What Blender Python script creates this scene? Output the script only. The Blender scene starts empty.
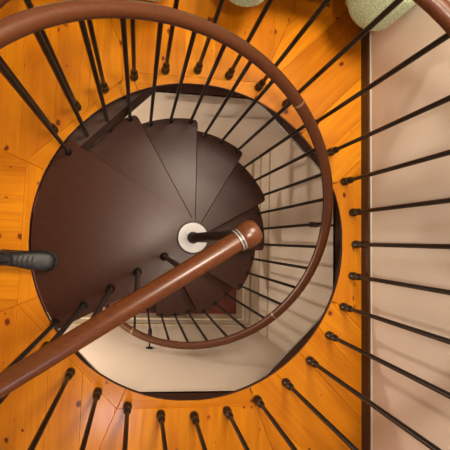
import bpy, bmesh, math, random
from mathutils import Matrix, Vector
random.seed(7)
S = bpy.context.scene
COL = S.collection

# ------------------------------------------------------------------ camera, world, lights, exposure
cam_data = bpy.data.cameras.new('camera')
cam = bpy.data.objects.new('camera', cam_data)
COL.objects.link(cam)
ROT = Matrix(((0.99358649, -0.03860786, -0.10627942),
              (0.03170704, 0.99732418, -0.06587223),
              (0.10853822, 0.06207996, 0.99215197)))
cam.matrix_world = Matrix.Translation((-0.27585, -0.016905, 1.853487)) @ ROT.to_4x4()
cam_data.sensor_width = 36.0
cam_data.lens = 365.214 / 450 * 36.0
cam_data.shift_x = 46.42 / 450
cam_data.shift_y = -8.61 / 450
cam_data.clip_start = 0.02
S.camera = cam

world = bpy.data.worlds.new('world')
S.world = world
world.use_nodes = True
world.node_tree.nodes['Background'].inputs[0].default_value = (1.0, 0.86, 0.72, 1)
world.node_tree.nodes['Background'].inputs[1].default_value = 0.06

def light(name, kind, loc, energy, color, size=0.3, size_y=None, target=None):
    d = bpy.data.lights.new(name, kind)
    d.energy = energy
    d.color = color
    if kind == 'AREA':
        d.size = size
        if size_y:
            d.shape = 'RECTANGLE'
            d.size_y = size_y
        else:
            d.shape = 'DISK'
    else:
        d.shadow_soft_size = size
    o = bpy.data.objects.new(name, d)
    COL.objects.link(o)
    o.location = loc
    if target is not None:
        o.rotation_euler = (Vector(target) - Vector(loc)).to_track_quat('-Z', 'Y').to_euler()
    return o

light('ceiling_light', 'AREA', (0.04, -0.02, 2.53), 34, (1.0, 0.85, 0.69), 0.26)
light('second_ceiling_light', 'AREA', (0.50, 1.00, 2.53), 66, (1.0, 0.85, 0.69), 0.75)
light('skylight_light', 'AREA', (-0.55, -2.02, 2.50), 10, (0.85, 0.90, 1.0), 0.50, 0.32)
light('downstairs_light', 'POINT', (-1.45, -0.30, -0.80), 58, (1.0, 0.86, 0.70), 0.10)

S.view_settings.view_transform = 'Standard'
S.view_settings.look = 'None'
S.view_settings.gamma = 1.0
S.view_settings.exposure = 0.0
S.view_settings.use_curve_mapping = False

# ------------------------------------------------------------------ materials
def new_mat(name):
    m = bpy.data.materials.new(name)
    m.use_nodes = True
    nt = m.node_tree
    return m, nt, nt.nodes, nt.links, nt.nodes['Principled BSDF']

def mixrgb(nt, fac, a, b, blend='MIX'):
    n = nt.nodes.new('ShaderNodeMix')
    n.data_type = 'RGBA'
    n.blend_type = blend
    for sock, v in ((n.inputs[0], fac), (n.inputs[6], a), (n.inputs[7], b)):
        if hasattr(v, 'links'):
            nt.links.new(v, sock)
        elif isinstance(v, (int, float)):
            sock.default_value = v
        else:
            sock.default_value = (*v, 1)
    return n.outputs[2]

def noise(nt, vec, scale, detail=3, rough=0.5, dist=0.0):
    n = nt.nodes.new('ShaderNodeTexNoise')
    n.inputs['Scale'].default_value = scale
    n.inputs['Detail'].default_value = detail
    n.inputs['Roughness'].default_value = rough
    n.inputs['Distortion'].default_value = dist
    nt.links.new(vec, n.inputs['Vector'])
    return n.outputs['Fac']

def ramp(nt, fac, stops):
    r = nt.nodes.new('ShaderNodeValToRGB')
    els = r.color_ramp.elements
    els[0].position, els[1].position = stops[0][0], stops[-1][0]
    els[0].color = (*stops[0][1], 1)
    els[1].color = (*stops[-1][1], 1)
    for p, c in stops[1:-1]:
        e = els.new(p)
        e.color = (*c, 1)
    nt.links.new(fac, r.inputs[0])
    return r.outputs[0]

def mapping(nt, vec, scale):
    n = nt.nodes.new('ShaderNodeMapping')
    n.inputs['Scale'].default_value = scale
    nt.links.new(vec, n.inputs['Vector'])
    return n.outputs[0]

def bump(nt, height, strength, dist=0.01):
    n = nt.nodes.new('ShaderNodeBump')
    n.inputs['Strength'].default_value = strength
    n.inputs['Distance'].default_value = dist
    nt.links.new(height, n.inputs['Height'])
    return n.outputs[0]

def simple(name, col, rough=0.5, metal=0.0, vary=0.0, scale=30.0, coat=0.0, bmp=0.0):
    m, nt, N, L, P = new_mat(name)
    P.inputs['Roughness'].default_value = rough
    P.inputs['Metallic'].default_value = metal
    P.inputs['Coat Weight'].default_value = coat
    P.inputs['Coat Roughness'].default_value = 0.15
    tc = N.new('ShaderNodeTexCoord').outputs['Object']
    f = noise(nt, tc, scale, 4)
    lo = tuple(max(0, c * (1 - vary)) for c in col)
    hi = tuple(min(1, c * (1 + vary)) for c in col)
    L.new(ramp(nt, f, [(0.3, lo), (0.7, hi)]), P.inputs['Base Color'])
    if bmp:
        L.new(bump(nt, f, bmp), P.inputs['Normal'])
    return m

def wood(name, dark, light_, axis_scale, rough=0.35, coat=0.0, spec=0.5):
    m, nt, N, L, P = new_mat(name)
    tc = N.new('ShaderNodeTexCoord').outputs['Object']
    v = mapping(nt, tc, axis_scale)
    f = noise(nt, v, 6, 6, 0.6, 0.4)
    g = noise(nt, tc, 2.2, 2)
    c = ramp(nt, f, [(0.3, dark), (0.7, light_)])
    c2 = mixrgb(nt, g, c, mixrgb(nt, 0.5, c, dark))
    L.new(c2, P.inputs['Base Color'])
    P.inputs['Roughness'].default_value = rough
    P.inputs['Coat Weight'].default_value = coat
    P.inputs['Coat Roughness'].default_value = 0.2
    P.inputs['Specular IOR Level'].default_value = spec
    return m

def pine():
    """Varnished knotty pine; UV in metres with u along the grain, colour attribute 'tint' per board."""
    m, nt, N, L, P = new_mat('knotty_pine')
    uv = N.new('ShaderNodeUVMap').outputs['UV']
    at = N.new('ShaderNodeAttribute')
    at.attribute_name = 'tint'
    v = mapping(nt, uv, (2.2, 34, 1))
    grain = noise(nt, v, 1.0, 5, 0.6, 0.6)
    base = ramp(nt, grain, [(0.25, (0.47, 0.150, 0.002)), (0.5, (0.60, 0.215, 0.003)), (0.75, (0.68, 0.275, 0.006))])
    base = mixrgb(nt, at.outputs['Fac'], base, mixrgb(nt, 0.5, base, (0.36, 0.095, 0.002)))
    soft = noise(nt, mapping(nt, uv, (2.0, 7, 1)), 1.0, 2)
    base = mixrgb(nt, ramp(nt, soft, [(0.5, (0, 0, 0)), (0.8, (.7, .7, .7))]), base, (0.36, 0.09, 0.002))
    # knots
    vor = N.new('ShaderNodeTexVoronoi')
    vor.inputs['Scale'].default_value = 11.5
    wob = N.new('ShaderNodeVectorMath')
    wob.operation = 'MULTIPLY_ADD'
    nz = N.new('ShaderNodeTexNoise')
    nz.inputs['Scale'].default_value = 30
    L.new(uv, nz.inputs['Vector'])
    L.new(nz.outputs['Color'], wob.inputs[0])
    wob.inputs[1].default_value = (0.016, 0.016, 0)
    L.new(mapping(nt, uv, (0.8, 1.05, 1)), wob.inputs[2])
    L.new(wob.outputs[0], vor.inputs['Vector'])
    sep = N.new('ShaderNodeSeparateColor')
    L.new(vor.outputs['Color'], sep.inputs[0])
    size = N.new('ShaderNodeMapRange')
    size.inputs[1].default_value = 0.0
    size.inputs[2].default_value = 1.0
    size.inputs[3].default_value = 0.03
    size.inputs[4].default_value = 0.20
    L.new(sep.outputs[0], size.inputs[0])
    d = N.new('ShaderNodeMath')
    d.operation = 'DIVIDE'
    L.new(vor.outputs['Distance'], d.inputs[0])
    add = N.new('ShaderNodeMath')
    add.operation = 'ADD'
    add.inputs[1].default_value = 0.004
    L.new(size.outputs[0], add.inputs[0])
    L.new(add.outputs[0], d.inputs[1])
    k = ramp(nt, d.outputs[0], [(0.55, (1, 1, 1)), (1.0, (0, 0, 0))])
    halo = ramp(nt, d.outputs[0], [(0.6, (.6, .6, .6)), (2.6, (0, 0, 0))])
    base = mixrgb(nt, halo, base, (0.42, 0.11, 0.006))
    col = mixrgb(nt, k, base, (0.13, 0.022, 0.004))
    L.new(col, P.inputs['Base Color'])
    P.inputs['Roughness'].default_value = 0.38
    P.inputs['Coat Weight'].default_value = 0.4
    P.inputs['Specular IOR Level'].default_value = 0.2
    P.inputs['Coat Roughness'].default_value = 0.18
    return m

M = {}
M['pine'] = pine()
M['wall'] = simple('cream_plaster', (0.66, 0.57, 0.48), 0.85, vary=0.04, scale=3, bmp=0.03)
M['ceiling'] = simple('white_plaster', (0.80, 0.76, 0.68), 0.9, vary=0.02, scale=4)
M['cream'] = simple('cream_paint', (0.66, 0.58, 0.44), 0.5, vary=0.03, scale=5)
M['olive'] = simple('olive_moulding', (0.38, 0.31, 0.20), 0.5, vary=0.08, scale=8)
M['terracotta'] = simple('terracotta_floor', (0.13, 0.018, 0.006), 0.5, vary=0.25, scale=9)
M['dark_trim'] = wood('dark_stained_trim', (0.030, 0.010, 0.005), (0.060, 0.021, 0.010), (3, 3, 30), 0.45)
M['tread'] = wood('dark_stained_tread', (0.030, 0.0090, 0.0045), (0.052, 0.0165, 0.0085), (3, 16, 6), 0.33, coat=0.0, spec=0.25)
M['rail'] = wood('chestnut_handrail', (0.058, 0.016, 0.0045), (0.105, 0.030, 0.008), (3, 26, 26), 0.33, coat=0.0)
M['iron'] = simple('dark_bronze_iron', (0.009, 0.0055, 0.004), 0.36, metal=0.0, vary=0.25, scale=60, coat=0.0)
M['steel'] = simple('brushed_steel', (0.23, 0.225, 0.225), 0.3, metal=0.3, vary=0.04, scale=20)
M['brass'] = simple('pale_joint_metal', (0.40, 0.26, 0.19), 0.3, metal=0.7, vary=0.05)
M['green'] = None
def boucle():
    m, nt, N, L, P = new_mat('green_boucle')
    tc = N.new('ShaderNodeTexCoord').outputs['Object']
    f = noise(nt, tc, 140, 3, 0.7)
    L.new(ramp(nt, f, [(0.34, (0.22, 0.34, 0.17)), (0.52, (0.45, 0.58, 0.36)), (0.7, (0.72, 0.84, 0.62))]), P.inputs['Base Color'])
    P.inputs['Roughness'].default_value = 0.95
    P.inputs['Sheen Weight'].default_value = 0.3
    L.new(bump(nt, f, 0.6, 0.006), P.inputs['Normal'])
    return m
M['green'] = boucle()
M['shoe'] = simple('black_leather', (0.008, 0.009, 0.011), 0.5, vary=0.2, scale=50, coat=0.0)
M['rubber'] = simple('black_rubber', (0.008, 0.008, 0.009), 0.7, vary=0.1)

# ------------------------------------------------------------------ mesh helpers
def finish(name, bm, mat, parent=None, smooth=False, kind=None):
    bmesh.ops.recalc_face_normals(bm, faces=bm.faces)
    me = bpy.data.meshes.new(name)
    bm.to_mesh(me)
    bm.free()
    me.materials.append(mat)
    if smooth:
        for p in me.polygons:
            p.use_smooth = True
        me.set_sharp_from_angle(angle=math.radians(38))
    o = bpy.data.objects.new(name, me)
    COL.objects.link(o)
    if parent:
        o.parent = parent
    if kind:
        o['kind'] = kind
    return o

def struct(name, bm, mat, smooth=False):
    return finish(name, bm, mat, None, smooth, 'structure')

def box(bm, x0, x1, y0, y1, z0, z1):
    vs = [bm.verts.new(p) for p in ((x0, y0, z0), (x1, y0, z0), (x1, y1, z0), (x0, y1, z0),
                                    (x0, y0, z1), (x1, y0, z1), (x1, y1, z1), (x0, y1, z1))]
    for f in ((0, 3, 2, 1), (4, 5, 6, 7), (0, 1, 5, 4), (1, 2, 6, 5), (2, 3, 7, 6), (3, 0, 4, 7)):
        bm.faces.new([vs[i] for i in f])
    return vs

def one_box(*a):
    bm = bmesh.new()
    box(bm, *a)
    return bm

def prism(bm, poly, z0, z1):
    lo = [bm.verts.new((p[0], p[1], z0)) for p in poly]
    hi = [bm.verts.new((p[0], p[1], z1)) for p in poly]
    n = len(poly)
    bm.faces.new(lo[::-1])
    bm.faces.new(hi)
    for i in range(n):
        j = (i + 1) % n
        bm.faces.new((lo[i], lo[j], hi[j], hi[i]))

def lathe(bm, prof, seg=20, mat=None):
    """Profile of (radius, z) revolved around z, closed at both ends."""
    rings = []
    for r, z in prof:
        rings.append([bm.verts.new((r * math.cos(2 * math.pi * i / seg), r * math.sin(2 * math.pi * i / seg), z)) for i in range(seg)])
    for a, b in zip(rings, rings[1:]):
        for i in range(seg):
            j = (i + 1) % seg
            bm.faces.new((a[i], a[j], b[j], b[i]))
    bm.faces.new(rings[0][::-1])
    bm.faces.new(rings[-1])
    if mat is not None:
        vs = [v for r in rings for v in r]
        for v in vs:
            v.co = mat @ v.co

def tube(bm, pts, rad, seg=16, up=Vector((0, 0, 1)), radii=None):
    pts = [Vector(p) for p in pts]
    rings = []
    for i, p in enumerate(pts):
        t = (pts[min(i + 1, len(pts) - 1)] - pts[max(i - 1, 0)]).normalized()
        u = up if abs(t.dot(up)) < 0.95 else Vector((1, 0, 0))
        a = t.cross(u).normalized()
        b = a.cross(t)
        r = radii[i] if radii else rad
        rings.append([bm.verts.new(p + a * r * math.cos(2 * math.pi * k / seg) + b * r * math.sin(2 * math.pi * k / seg)) for k in range(seg)])
    for a, b in zip(rings, rings[1:]):
        for i in range(seg):
            j = (i + 1) % seg
            bm.faces.new((a[i], a[j], b[j], b[i]))
    bm.faces.new(rings[0][::-1])
    bm.faces.new(rings[-1])

def thing(name, label, cat, loc=(0, 0, 0), rz=0, group=None):
    o = bpy.data.objects.new(name, None)
    COL.objects.link(o)
    o.location = loc
    o.rotation_euler = (0, 0, rz)
    o.empty_display_size = 0.1
    o['label'] = label
    o['category'] = cat
    if group:
        o['group'] = group
    return o

def copy_part(src, parent, loc=None):
    c = src.copy()
    COL.objects.link(c)
    c.parent = parent
    if loc is not None:
        c.location = loc
    for ch in list(src.children):
        k = ch.copy()
        COL.objects.link(k)
        k.parent = c
    return c

R = math.radians
def pol(r, deg, z=0.0):
    return Vector((r * math.cos(R(deg)), r * math.sin(R(deg)), z))

# ------------------------------------------------------------------ the setting
LOW = -2.47            # lower floor: eleven risers below the upper one
RISE = 0.2246
HOLE = 0.812
XW, YF, YB = 0.93, -0.887, 0.887   # walls of the stairwell
X0, YR0, YR1, TOP = -2.6, -2.8, 2.8, 2.6

def clip(poly, nx, ny, c):
    """Keep the part of a convex polygon with nx*x + ny*y >= c."""
    out = []
    for i in range(len(poly)):
        a, b = poly[i], poly[(i + 1) % len(poly)]
        da, db = nx * a[0] + ny * a[1] - c, nx * b[0] + ny * b[1] - c
        if da >= 0:
            out.append(a)
        if (da >= 0) != (db >= 0):
            t = da / (da - db)
            out.append((a[0] + t * (b[0] - a[0]), a[1] + t * (b[1] - a[1])))
    return out

bm = bmesh.new()
uvl = bm.loops.layers.uv.new('UVMap')
til = bm.verts.layers.float_color.new('tint')
def board(poly, ang):
    """One board: polygon in plan, grain direction in degrees, thin gap around it."""
    if len(poly) < 3:
        return
    area = sum(poly[i][0] * poly[(i + 1) % len(poly)][1] - poly[(i + 1) % len(poly)][0] * poly[i][1] for i in range(len(poly))) / 2
    if abs(area) < 1e-4:
        return
    ux, uy = math.cos(R(ang)), math.sin(R(ang))
    ou, ov, tint = random.uniform(0, 40), random.uniform(0, 40), random.random()
    lo = [bm.verts.new((x, y, -0.02)) for x, y in poly]
    cx, cy = sum(p[0] for p in poly) / len(poly), sum(p[1] for p in poly) / len(poly)
    mid = [bm.verts.new((x, y, -0.004)) for x, y in poly]
    hi = []
    for x, y in poly:
        d = math.hypot(x - cx, y - cy) or 1
        hi.append(bm.verts.new((x - (x - cx) / d * 0.0035, y - (y - cy) / d * 0.0035, 0)))
    n = len(poly)
    faces = [bm.faces.new(lo[::-1]), bm.faces.new(hi)]
    for i in range(n):
        j = (i + 1) % n
        faces.append(bm.faces.new((lo[i], lo[j], mid[j], mid[i])))
        faces.append(bm.faces.new((mid[i], mid[j], hi[j], hi[i])))
    for v in lo + mid + hi:
        v[til] = (tint, tint, tint, 1)
    for f in faces:
        for l in f.loops:
            x, y = l.vert.co.x, l.vert.co.y
            l[uvl].uv = (ou + x * ux + y * uy, ov - x * uy + y * ux)

STRIP = 0.842
for s in range(8):
    mid = 45 * s
    n_ = (math.cos(R(mid)), math.sin(R(mid)))
    a0, a1 = mid - 22.5, mid + 22.5
    radial = s in (1, 7)
    strip = STRIP
    if s == 0:
        strip = 0.875
    # curved strip against the opening
    edge = [pol(strip / math.cos(R(22.5)), a) for a in (a0, a1)]
    if not radial:
        arc = [pol(HOLE, a0 + (a1 - a0) * k / 12) for k in range(13)]
        poly = [(edge[0].x, edge[0].y), (edge[1].x, edge[1].y)] + [(p.x, p.y) for p in reversed(arc)]
        board(poly, mid + 90)
        start = None
    # boards outside the strip
    reg = [(X0, YR0), (XW, YR0), (XW, YR1), (X0, YR1)]
    for a, sg in ((a0, 1), (a1, -1)):
        reg = clip(reg, -math.sin(R(a)) * sg, math.cos(R(a)) * sg, 0)
    if not radial:
        reg = clip(reg, n_[0], n_[1], strip)
    grain = {0: 90, 3: 90, 5: 90, 4: 0}.get(s, mid)
    w = 0.162
    px, py = -math.sin(R(grain)), math.cos(R(grain))
    vals = [px * p[0] + py * p[1] for p in reg]
    c = math.floor(min(vals) / w) * w + {2: 0.07, 3: 0.07, 5: 0.035, 6: 0.035}.get(s, 0.0) - w
    while c < max(vals):
        b = clip(clip(reg, px, py, c), -px, -py, -(c + w))
        if radial and len(b) >= 3:
            # diagonal boards run up to the round edge: replace the inner corner by the arc
            lo_c, hi_c = c, c + w
            arc = []
            for k in range(9):
                q = lo_c + (hi_c - lo_c) * k / 8
                if abs(q) < HOLE * math.sin(R(22.5)):
                    t = math.sqrt(HOLE * HOLE - q * q)
                    arc.append((px * q + n_[0] * t, py * q + n_[1] * t))
                else:
                    side = 1 if q > 0 else -1
                    am = mid + 22.5 * side
                    t = max(HOLE, abs(q) / math.sin(R(22.5)))
                    p = pol(t, am)
                    arc.append((p.x, p.y))
            outer = [p for p in b if n_[0] * p[0] + n_[1] * p[1] > 0.0]
            # far end of the board: clip the band with a line through the arc chord, then stitch the arc
            A, B = arc[0], arc[-1]
            nx, ny = -(B[1] - A[1]), B[0] - A[0]
            if nx * n_[0] + ny * n_[1] < 0:
                nx, ny = -nx, -ny
            far = clip(b, nx, ny, nx * A[0] + ny * A[1] + 1e-6)
            if len(far) >= 3:
                # find the edge lying on the chord and insert the arc there
                on = lambda p: abs(nx * p[0] + ny * p[1] - (nx * A[0] + ny * A[1])) < 1e-4
                m_ = len(far)
                for i in range(m_):
                    p, q = far[i], far[(i + 1) % m_]
                    if on(p) and on(q):
                        seq = arc[1:-1]
                        if math.dist(p, arc[0]) > math.dist(p, arc[-1]):
                            seq = seq[::-1]
                        far = far[:i + 1] + seq + far[i + 1:]
                        break
                board(far, grain)
        else:
            board(b, grain)
        c += w
struct('floor', bm, M['pine'])

# dark boards lining the octagonal opening below the round floor edge
bm = bmesh.new()
dist = {0: 0.868, 1: 0.853, 2: 0.830, 3: 0.740, 4: 0.85, 5: 0.848, 6: 0.845, 7: 0.864}
corner = []
for s in range(8):
    a, b = R(45 * s), R(45 * (s + 1))
    d1, d2 = dist[s], dist[(s + 1) % 8]
    det = math.cos(a) * math.sin(b) - math.sin(a) * math.cos(b)
    corner.append(((d1 * math.sin(b) - d2 * math.sin(a)) / det, (d2 * math.cos(a) - d1 * math.cos(b)) / det))
for s in range(8):
    p, q = corner[s - 1], corner[s]
    nx, ny = math.cos(R(45 * s)) * 0.008, math.sin(R(45 * s)) * 0.008
    prism(bm, [p, q, (q[0] + nx, q[1] + ny), (p[0] + nx, p[1] + ny)], -0.20, -0.048 if s != 3 else -0.064)
struct('trim_1', bm, M['dark_trim'])
# thin dark strip lining the round floor edge
bm = bmesh.new()
rings = [[bm.verts.new(pol(r, 2.5 * k, z)) for k in range(144)] for r, z in ((HOLE - 0.0035, -0.003), (HOLE - 0.0005, -0.003), (HOLE - 0.0005, -0.021), (HOLE - 0.0035, -0.021))]
for u in range(4):
    for k in range(144):
        bm.faces.new((rings[u][k], rings[u][(k + 1) % 144], rings[(u + 1) % 4][(k + 1) % 144], rings[(u + 1) % 4][k]))
struct('trim_5', bm, M['dark_trim'])

# dark corner panel closing the gap between the opening and the first tread
pc, qc = corner[2], corner[3]
struct('trim_6', (lambda b: (prism(b, [pc, (pc[0] * 1.2, pc[1] * 1.2), (qc[0] * 1.2, qc[1] * 1.2), qc], -0.064, -0.048), b)[1])(bmesh.new()), M['dark_trim'])
struct('wall_right', one_box(XW, XW + 0.1, YR0, YR1, LOW, TOP), M['wall'])
struct('wall_left', one_box(X0 - 0.1, X0, YR0, YR1, LOW, TOP), M['wall'])
struct('wall_front', one_box(X0, XW, YR0 - 0.1, YR0, -0.03, TOP), M['wall'])
struct('wall_back', one_box(X0, XW, YR1, YR1 + 0.1, -0.03, TOP), M['wall'])
struct('ceiling', one_box(X0 - 0.1, XW + 0.1, YR0 - 0.1, YR1 + 0.1, TOP, TOP + 0.1), M['ceiling'])
struct('wall_stairwell_front', one_box(X0, XW, YF - 0.1, YF, LOW, -0.031), M['wall'])
struct('wall_stairwell_back', one_box(X0, XW, YB, YB + 0.1, LOW, -0.031), M['wall'])
struct('floor_lower', one_box(X0, XW, YF, YB, LOW - 0.1, LOW), M['terracotta'])
bm = bmesh.new()
for s in range(8):
    p, q = corner[s - 1], corner[s]
    poly = [p, (p[0] * 5, p[1] * 5), (q[0] * 5, q[1] * 5), q]
    for nx, ny, c in ((1, 0, X0), (-1, 0, -XW), (0, 1, YF), (0, -1, -YB)):
        poly = clip(poly, nx, ny, c)
    if len(poly) > 2:
        prism(bm, poly, -0.20, -0.18)
struct('ceiling_lower', bm, M['ceiling'])
# upstairs skirting
bm = bmesh.new()
box(bm, XW - 0.014, XW, YR0, YR1, 0, 0.060)
struct('baseboard_right', bm, M['dark_trim'])
struct('trim_2', one_box(XW - 0.004, XW, YR0, YR1, 0.060, 0.068), M['cream'])
# lower skirting and mouldings
struct('baseboard_lower_right', one_box(XW - 0.016, XW, YF, YB, LOW, LOW + 0.26), M['cream'])
struct('baseboard_lower_front', one_box(X0, XW - 0.016, YF, YF + 0.016, LOW, LOW + 0.26), M['cream'])
bm = bmesh.new()
box(bm, XW - 0.014, XW, YF, YB, LOW + 0.50, LOW + 0.56)
box(bm, XW - 0.008, XW, YF, YB, LOW + 0.765, LOW + 0.785)
box(bm, XW - 0.008, XW, YF, YB, LOW + 1.02, LOW + 1.04)
struct('trim_3', bm, M['olive'])
struct('trim_4', one_box(X0, XW - 0.014, YF, YF + 0.014, LOW + 0.50, LOW + 0.54), M['olive'])

# ------------------------------------------------------------------ the spiral staircase
stair = thing('spiral_staircase', 'dark wooden spiral staircase winding down around a thin black pole with chestnut handrail', 'staircase', (0, 0, LOW))
def st(z):
    return z - LOW
RT = 0.774
TH = 0.042

def tread_poly(front_angle, off, span, rt, back_off=0.05):
    """Front edge tangent to the pole boss, round outer edge, straight back edge."""
    f = front_angle
    # front line: direction f, shifted by off clockwise side
    def on_circle(direction, shift, r):
        u = (math.cos(R(direction)), math.sin(R(direction)))
        n = (math.sin(R(direction)), -math.cos(R(direction)))
        t = math.sqrt(r * r - shift * shift)
        return (u[0] * t + n[0] * shift, u[1] * t + n[1] * shift), n
    pf, nf = on_circle(f, off, rt)
    pb, nb = on_circle(f + span, back_off, rt)
    a_f, a_b = math.atan2(pf[1], pf[0]), math.atan2(pb[1], pb[0])
    if a_b < a_f:
        a_b += 2 * math.pi
    n = max(6, int((a_b - a_f) / R(3)))
    cr = 0.018 / rt
    poly = []
    # rounded nose corner
    u = (math.cos(R(f)), math.sin(R(f)))
    for k in range(4):
        w = k / 3
        p0 = (pf[0] - u[0] * 0.03, pf[1] - u[1] * 0.03)
        p2 = (rt * math.cos(a_f + 0.03 / rt), rt * math.sin(a_f + 0.03 / rt))
        poly.append(tuple((1 - w) ** 2 * p0[i] + 2 * w * (1 - w) * pf[i] + w * w * p2[i] for i in (0, 1)))
    for k in range(1, n):
        a = a_f + 0.03 / rt + (a_b - a_f - 0.03 / rt) * k / n
        poly.append((rt * math.cos(a), rt * math.sin(a)))
    poly.append(pb)
    poly.append((nb[0] * back_off, nb[1] * back_off))
    if span < 50:
        poly.append((-0.03 * math.cos(R(f + span / 2)), -0.03 * math.sin(R(f + span / 2))))
    poly.append((nf[0] * off, nf[1] * off))
    return poly

def bevel_top(bm, amt=0.006):
    es = [e for e in bm.edges if abs(e.verts[0].co.z - e.verts[1].co.z) < 1e-5]
    bmesh.ops.bevel(bm, geom=es, offset=amt, segments=2, affect='EDGES', profile=0.5)

for k in range(1, 11):
    bm = bmesh.new()
    prism(bm, tread_poly(150.4 - 30 * k, 0.083, 31.5, RT, 0.055), st(-RISE * k) - TH, st(-RISE * k))
    bevel_top(bm)
    finish('tread', bm, M['tread'], stair)

# landing platform: same front edge as a tread, straight far edge beside the short balustrade
LR = 0.799
bm = bmesh.new()
pf = []
u0 = (math.cos(R(149.6)), math.sin(R(149.6)))
n0 = (math.sin(R(149.6)), -math.cos(R(149.6)))
t0 = math.sqrt(LR * LR - 0.083 ** 2)
A = (u0[0] * t0 + n0[0] * 0.083, u0[1] * t0 + n0[1] * 0.083)
u1 = (math.cos(R(207.2)), math.sin(R(207.2)))
n1 = (-math.sin(R(207.2)), math.cos(R(207.2)))
t1 = math.sqrt(LR * LR - 0.118 ** 2)
B = (u1[0] * t1 + n1[0] * 0.118, u1[1] * t1 + n1[1] * 0.118)
aA, aB = math.atan2(A[1], A[0]), math.atan2(B[1], B[0]) + 2 * math.pi
poly = [(n0[0] * 0.083, n0[1] * 0.083)]
poly += [(LR * math.cos(aA + (aB - aA) * k / 24), LR * math.sin(aA + (aB - aA) * k / 24)) for k in range(25)]
poly += [(n1[0] * 0.118, n1[1] * 0.118), (0.060, -0.080), (0.083, 0.0), (0.075, 0.045)]
prism(bm, poly, st(0) - TH, st(0))
bevel_top(bm, 0.004)
finish('landing', bm, M['tread'], stair)

# central column below the landing, thin pole above it
bm = bmesh.new()
lathe(bm, [(0.058, 0.0), (0.058, st(0) - TH)], 32)
finish('central_column', bm, M['iron'], stair, True)
bm = bmesh.new()
lathe(bm, [(0.079, st(0)), (0.080, st(0.003)), (0.076, st(0.007)), (0.0225, st(0.008))], 48)
fl = finish('flange', bm, M['steel'], stair, True)
fl['label'] = 'round brushed steel cover plate'
bm = bmesh.new()
lathe(bm, [(0.083, st(0.0005)), (0.084, st(0.004)), (0.080, st(0.0055)), (0.0795, st(0.0005))], 48)
finish('flange_rim', bm, M['iron'], fl, True)
bm = bmesh.new()
lathe(bm, [(0.030, st(0.007)), (0.030, st(0.02)), (0.0225, st(0.035)), (0.0215, st(0.90))], 24)
finish('pole', bm, M['iron'], stair, True)

# handrail of the flight: measured height against angle
HZ = [(163, 1.10), (150, 1.03), (133.6, 0.916), (122.3, 0.816), (107.6, 0.684), (96.2, 0.592), (86.5, 0.512), (74.3, 0.418), (60.9, 0.312),
      (44.2, 0.190), (30.5, 0.090), (17.0, -0.012), (0.9, -0.132), (-14.6, -0.245), (-29.1, -0.362), (-46.6, -0.498),
      (-61.6, -0.620), (-76.4, -0.732), (-91.5, -0.832), (-102.3, -0.893), (-113.9, -0.965), (-122, -1.02), (-152, -1.247)]
def rail_z(a):
    for (a0, z0), (a1, z1) in zip(HZ, HZ[1:]):
        if a <= a0 and a >= a1:
            return z0 + (z1 - z0) * (a0 - a) / (a0 - a1)
    return HZ[0][1] if a > HZ[0][0] else HZ[-1][1] - (HZ[-1][0] - a) * 0.0075
def rail_zs(a):
    return sum(rail_z(a + d) for d in (-12, -6, 0, 6, 12)) / 5
RRAIL = 0.766
def rail_pt(a):
    return pol(RRAIL, a, st(rail_zs(a)))
bm = bmesh.new()
tube(bm, [rail_pt(150 - 3 * i) for i in range(int(322 / 3))], 0.0262, 20)
hr = finish('handrail', bm, M['rail'], stair, True)
for a in (55.6, -38, -112.5, -160):
    bm = bmesh.new()
    tube(bm, [rail_pt(a + 0.35), rail_pt(a - 0.35)], 0.0272, 20)
    finish('joint_ring', bm, M['brass'], hr, True)
for a, s in ((150.6, 1), (150 - 3 * 106 - 0.4, -1)):
    bm = bmesh.new()
    tube(bm, [rail_pt(a - 0.6 * s), rail_pt(a), rail_pt(a + 1.0 * s)], 0.027, 20, radii=[0.0275, 0.0275, 0.018])
    finish('end_cap', bm, M['rail'], hr, True)

# straight rail over the edge of the landing
RA = 212.4
ZR = 0.925
def srail(r, z=ZR):
    return pol(r, RA, st(z))
bm = bmesh.new()
tube(bm, [srail(0.012), srail(0.875)], 0.0262, 28)
sr = finish('landing_rail', bm, M['rail'], stair, True)
bm = bmesh.new()
tube(bm, [srail(0.012), srail(0.004), srail(-0.012), srail(-0.026), srail(-0.036), srail(-0.040)], 0.027, 28, radii=[0.0300, 0.0335, 0.0345, 0.0325, 0.026, 0.014])
finish('end_cap', bm, M['rail'], sr, True)
for r in (0.014, 0.022):
    bm = bmesh.new()
    tube(bm, [srail(r - 0.0022), srail(r + 0.0022)], 0.0295, 28)
    finish('joint_ring', bm, M['steel'], sr, True)

def collar_bm():
    b = bmesh.new()
    lathe(b, [(0.020, 0), (0.0215, 0.006), (0.0215, 0.026), (0.0165, 0.034), (0.0145, 0.042), (0.0175, 0.050), (0.0180, 0.066), (0.0135, 0.078), (0.0100, 0.082)], 18)
    return b
def small_collar_bm():
    b = bmesh.new()
    lathe(b, [(0.0165, 0), (0.0175, 0.004), (0.0165, 0.016), (0.0115, 0.022), (0.0095, 0.026)], 16)
    return b
def cyl_bm(r, z0, z1, seg=14):
    b = bmesh.new()
    lathe(b, [(r, z0), (r, z1)], seg)
    return b

# balusters of the flight, three on every tread
proto_collar = None
for i in range(31):
    a = 147.6 - 9.98 * i
    k = 0 if i == 0 else (i - 1) // 3 + 1
    zt = -RISE * k
    p = pol(0.756, a, st(zt))
    h = rail_zs(a) - zt - 0.012
    o = finish('baluster', cyl_bm(0.0096, -0.03, h), M['iron'], stair, True)
    o.location = p
    if proto_collar is None:
        proto_collar = finish('base_collar', small_collar_bm(), M['iron'], o, True)
    else:
        c = proto_collar.copy()
        COL.objects.link(c)
        c.parent = o
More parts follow.
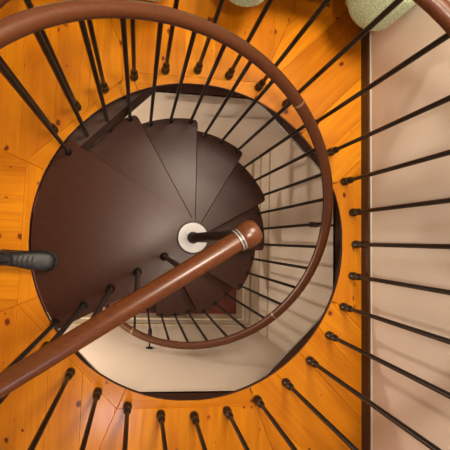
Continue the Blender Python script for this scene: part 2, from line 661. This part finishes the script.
# balusters of the landing edge
big_collar = None
for i in range(5):
    r = 0.174 + 0.1535 * i
    p = pol(r, 213.2 if i else 215, st(0))
    o = finish('landing_baluster', cyl_bm(0.0105, 0, ZR - 0.015), M['iron'], stair, True)
    o.location = p
    c = finish('base_collar', small_collar_bm(), M['iron'], o, True)
    c.scale = (1.25, 1.25, 1.5)
# wall brackets
def bracket(a, b, n):
    a, b, n = Vector(a), Vector(b), Vector(n)
    bm = bmesh.new()
    d = (b - a).normalized()
    tube(bm, [a, b], 0.0065, 12)
    o = finish('wall_bracket', bm, M['iron'], stair, True)
    bm = bmesh.new()
    tube(bm, [a - d * 0.005, a + d * 0.035, a + d * 0.055], 0.016, 14, radii=[0.0165, 0.0165, 0.009])
    finish('clamp', bm, M['iron'], o, True)
    bm = bmesh.new()
    tube(bm, [b - d * 0.012, b - d * 0.006, b], 0.03, 20, radii=[0.012, 0.029, 0.031])
    finish('wall_plate', bm, M['iron'], o, True)
pa = pol(0.756, 147.6 - 9.98 * 14, st(-0.24))
bracket(pa, (XW - 0.001, pa.y, pa.z), (1, 0, 0))
pb = pol(0.756, 147.6 - 9.98 * 25, st(-1.147))
bracket(pb, (pb.x, YF + 0.001, pb.z), (0, -1, 0))

# ------------------------------------------------------------------ guard railing around the opening
guard = thing('guard_railing', 'round guard railing of black iron balusters standing on the pine floor around the stair opening', 'railing')
first = None
ANG = [144.4, 133.8, 122.8, 112.1, 101.2, 90.1, 79.1, 67.9, 56.6, 45.0, 33.4, 21.9, 10.7, -0.5, -11.5, -22.6, -33.5,
       -44.3, -55.3, -66.4, -77.1, -88.0, -98.8, -109.8, -120.3, -130.9, -142.0]
for a in ANG:
    p = pol(0.879, a, 0)
    if first is None:
        first = finish('baluster', cyl_bm(0.0100, 0, 0.91), M['iron'], guard, True)
        first.location = p
        finish('base_collar', collar_bm(), M['iron'], first, True)
    else:
        copy_part(first, guard, p)
bm = bmesh.new()
tube(bm, [pol(0.879, 150 - 3 * i, 0.925) for i in range(int(297 / 3) + 1)], 0.0262, 18)
finish('top_rail', bm, M['rail'], guard, True)

# ------------------------------------------------------------------ green armchairs
def rounded_box(x0, x1, y0, y1, z0, z1, rad, seg=5):
    b = one_box(x0, x1, y0, y1, z0, z1)
    bmesh.ops.bevel(b, geom=b.edges[:], offset=rad, segments=seg, affect='EDGES', profile=0.5)
    return b
def armchair(label, loc, rz):
    """Origin under the middle of the front edge, seat opening towards -y."""
    t = thing('armchair', label, 'armchair', loc, rz, None)
    for sx in (-1, 1):
        cx = 0.315 * sx
        b = bmesh.new()
        w = 0.128
        n = 16
        poly = [(cx + w * math.cos(math.pi + math.pi * k / n), w + w * math.sin(math.pi + math.pi * k / n)) for k in range(n + 1)]
        poly += [(cx + w - (0.07 if sx > 0 else 0), 0.80), (cx - w + (0.07 if sx < 0 else 0), 0.80)]
        prism(b, poly, 0.26, 0.52)
        es = [e for e in b.edges if abs(e.verts[0].co.z - e.verts[1].co.z) < 1e-5]
        bmesh.ops.bevel(b, geom=es, offset=0.03, segments=4, affect='EDGES', profile=0.5)
        finish('arm', b, M['green'], t, True)
    finish('backrest', rounded_box(-0.186, 0.186, 0.62, 0.80, 0.30, 0.82, 0.05), M['green'], t, True)
    finish('seat_base', rounded_box(-0.186, 0.186, 0.16, 0.62, 0.24, 0.32, 0.02, 3), M['green'], t, True)
    finish('seat_cushion', rounded_box(-0.184, 0.184, 0.15, 0.615, 0.322, 0.43, 0.04), M['green'], t, True)
    for sx in (-1, 1):
        for y in (0.40, 0.72):
            b = bmesh.new()
            lathe(b, [(0.016, 0), (0.026, 0.27)], 12)
            o = finish('leg', b, M['dark_trim'], t, True)
            o.location = (0.285 * sx, y, 0)
    return t
armchair('pale green nubby armchair beside the right wall, its rounded arm nearest the skirting', (0.470, 1.035, 0), R(-5))
armchair('pale green nubby armchair farther from the right wall, mostly cut by the upper picture edge', (-0.565, 1.035, 0), R(2))

# ------------------------------------------------------------------ black shoe on the landing
shoe = thing('shoe', 'black leather shoe with its rounded toe on the dark landing', 'shoe', (-0.668, -0.14, 0), R(176))
# local +x runs from toe to heel
def loft(sections, seg=20):
    b = bmesh.new()
    rings = []
    for x, w, z0, z1 in sections:
        ring = []
        for k in range(seg):
            t = 2 * math.pi * k / seg
            cy, cz = math.cos(t), math.sin(t)
            zz = z0 + (z1 - z0) * (0.5 + 0.5 * (abs(cz) ** 0.7) * (1 if cz > 0 else -1))
            ring.append(b.verts.new((x, w * (abs(cy) ** 0.7) * (1 if cy > 0 else -1), zz)))
        rings.append(ring)
    for p, q in zip(rings, rings[1:]):
        for i in range(seg):
            j = (i + 1) % seg
            b.faces.new((p[i], p[j], q[j], q[i]))
    b.faces.new(rings[0][::-1])
    b.faces.new(rings[-1])
    return b
finish('upper', loft([(0.004, 0.020, 0.016, 0.040), (0.012, 0.033, 0.014, 0.050), (0.035, 0.045, 0.013, 0.058), (0.075, 0.049, 0.012, 0.064), (0.12, 0.044, 0.012, 0.083),
                      (0.16, 0.038, 0.012, 0.100), (0.20, 0.035, 0.012, 0.104), (0.25, 0.035, 0.012, 0.105), (0.275, 0.028, 0.013, 0.104), (0.285, 0.014, 0.02, 0.095)]), M['shoe'], shoe, True)
finish('sole', loft([(0.0, 0.020, 0.0, 0.014), (0.008, 0.036, 0.0, 0.016), (0.035, 0.048, 0.0, 0.016), (0.075, 0.052, 0.0, 0.016), (0.13, 0.042, 0.0, 0.016), (0.20, 0.038, 0.0, 0.016),
                     (0.26, 0.037, 0.0, 0.018), (0.285, 0.024, 0.0, 0.018), (0.29, 0.012, 0.0, 0.016)]), M['rubber'], shoe, True)
bm = bmesh.new()
for k in range(4):
    x = 0.095 + 0.02 * k
    z = 0.074 + 0.0085 * k
    tube(bm, [(x, -0.022, z - 0.004), (x + 0.004, 0, z + 0.003), (x, 0.022, z - 0.004)], 0.0025, 8)
finish('laces', bm, M['rubber'], shoe, True)
bm = bmesh.new()
lathe(bm, [(0.034, 0.098), (0.036, 0.106), (0.034, 0.114), (0.029, 0.114), (0.026, 0.106), (0.026, 0.100)], 24, Matrix.Translation((0.228, 0, 0)) @ Matrix.Diagonal((1.5, 0.92, 1, 1)))
finish('padded_collar', bm, M['shoe'], shoe, True)
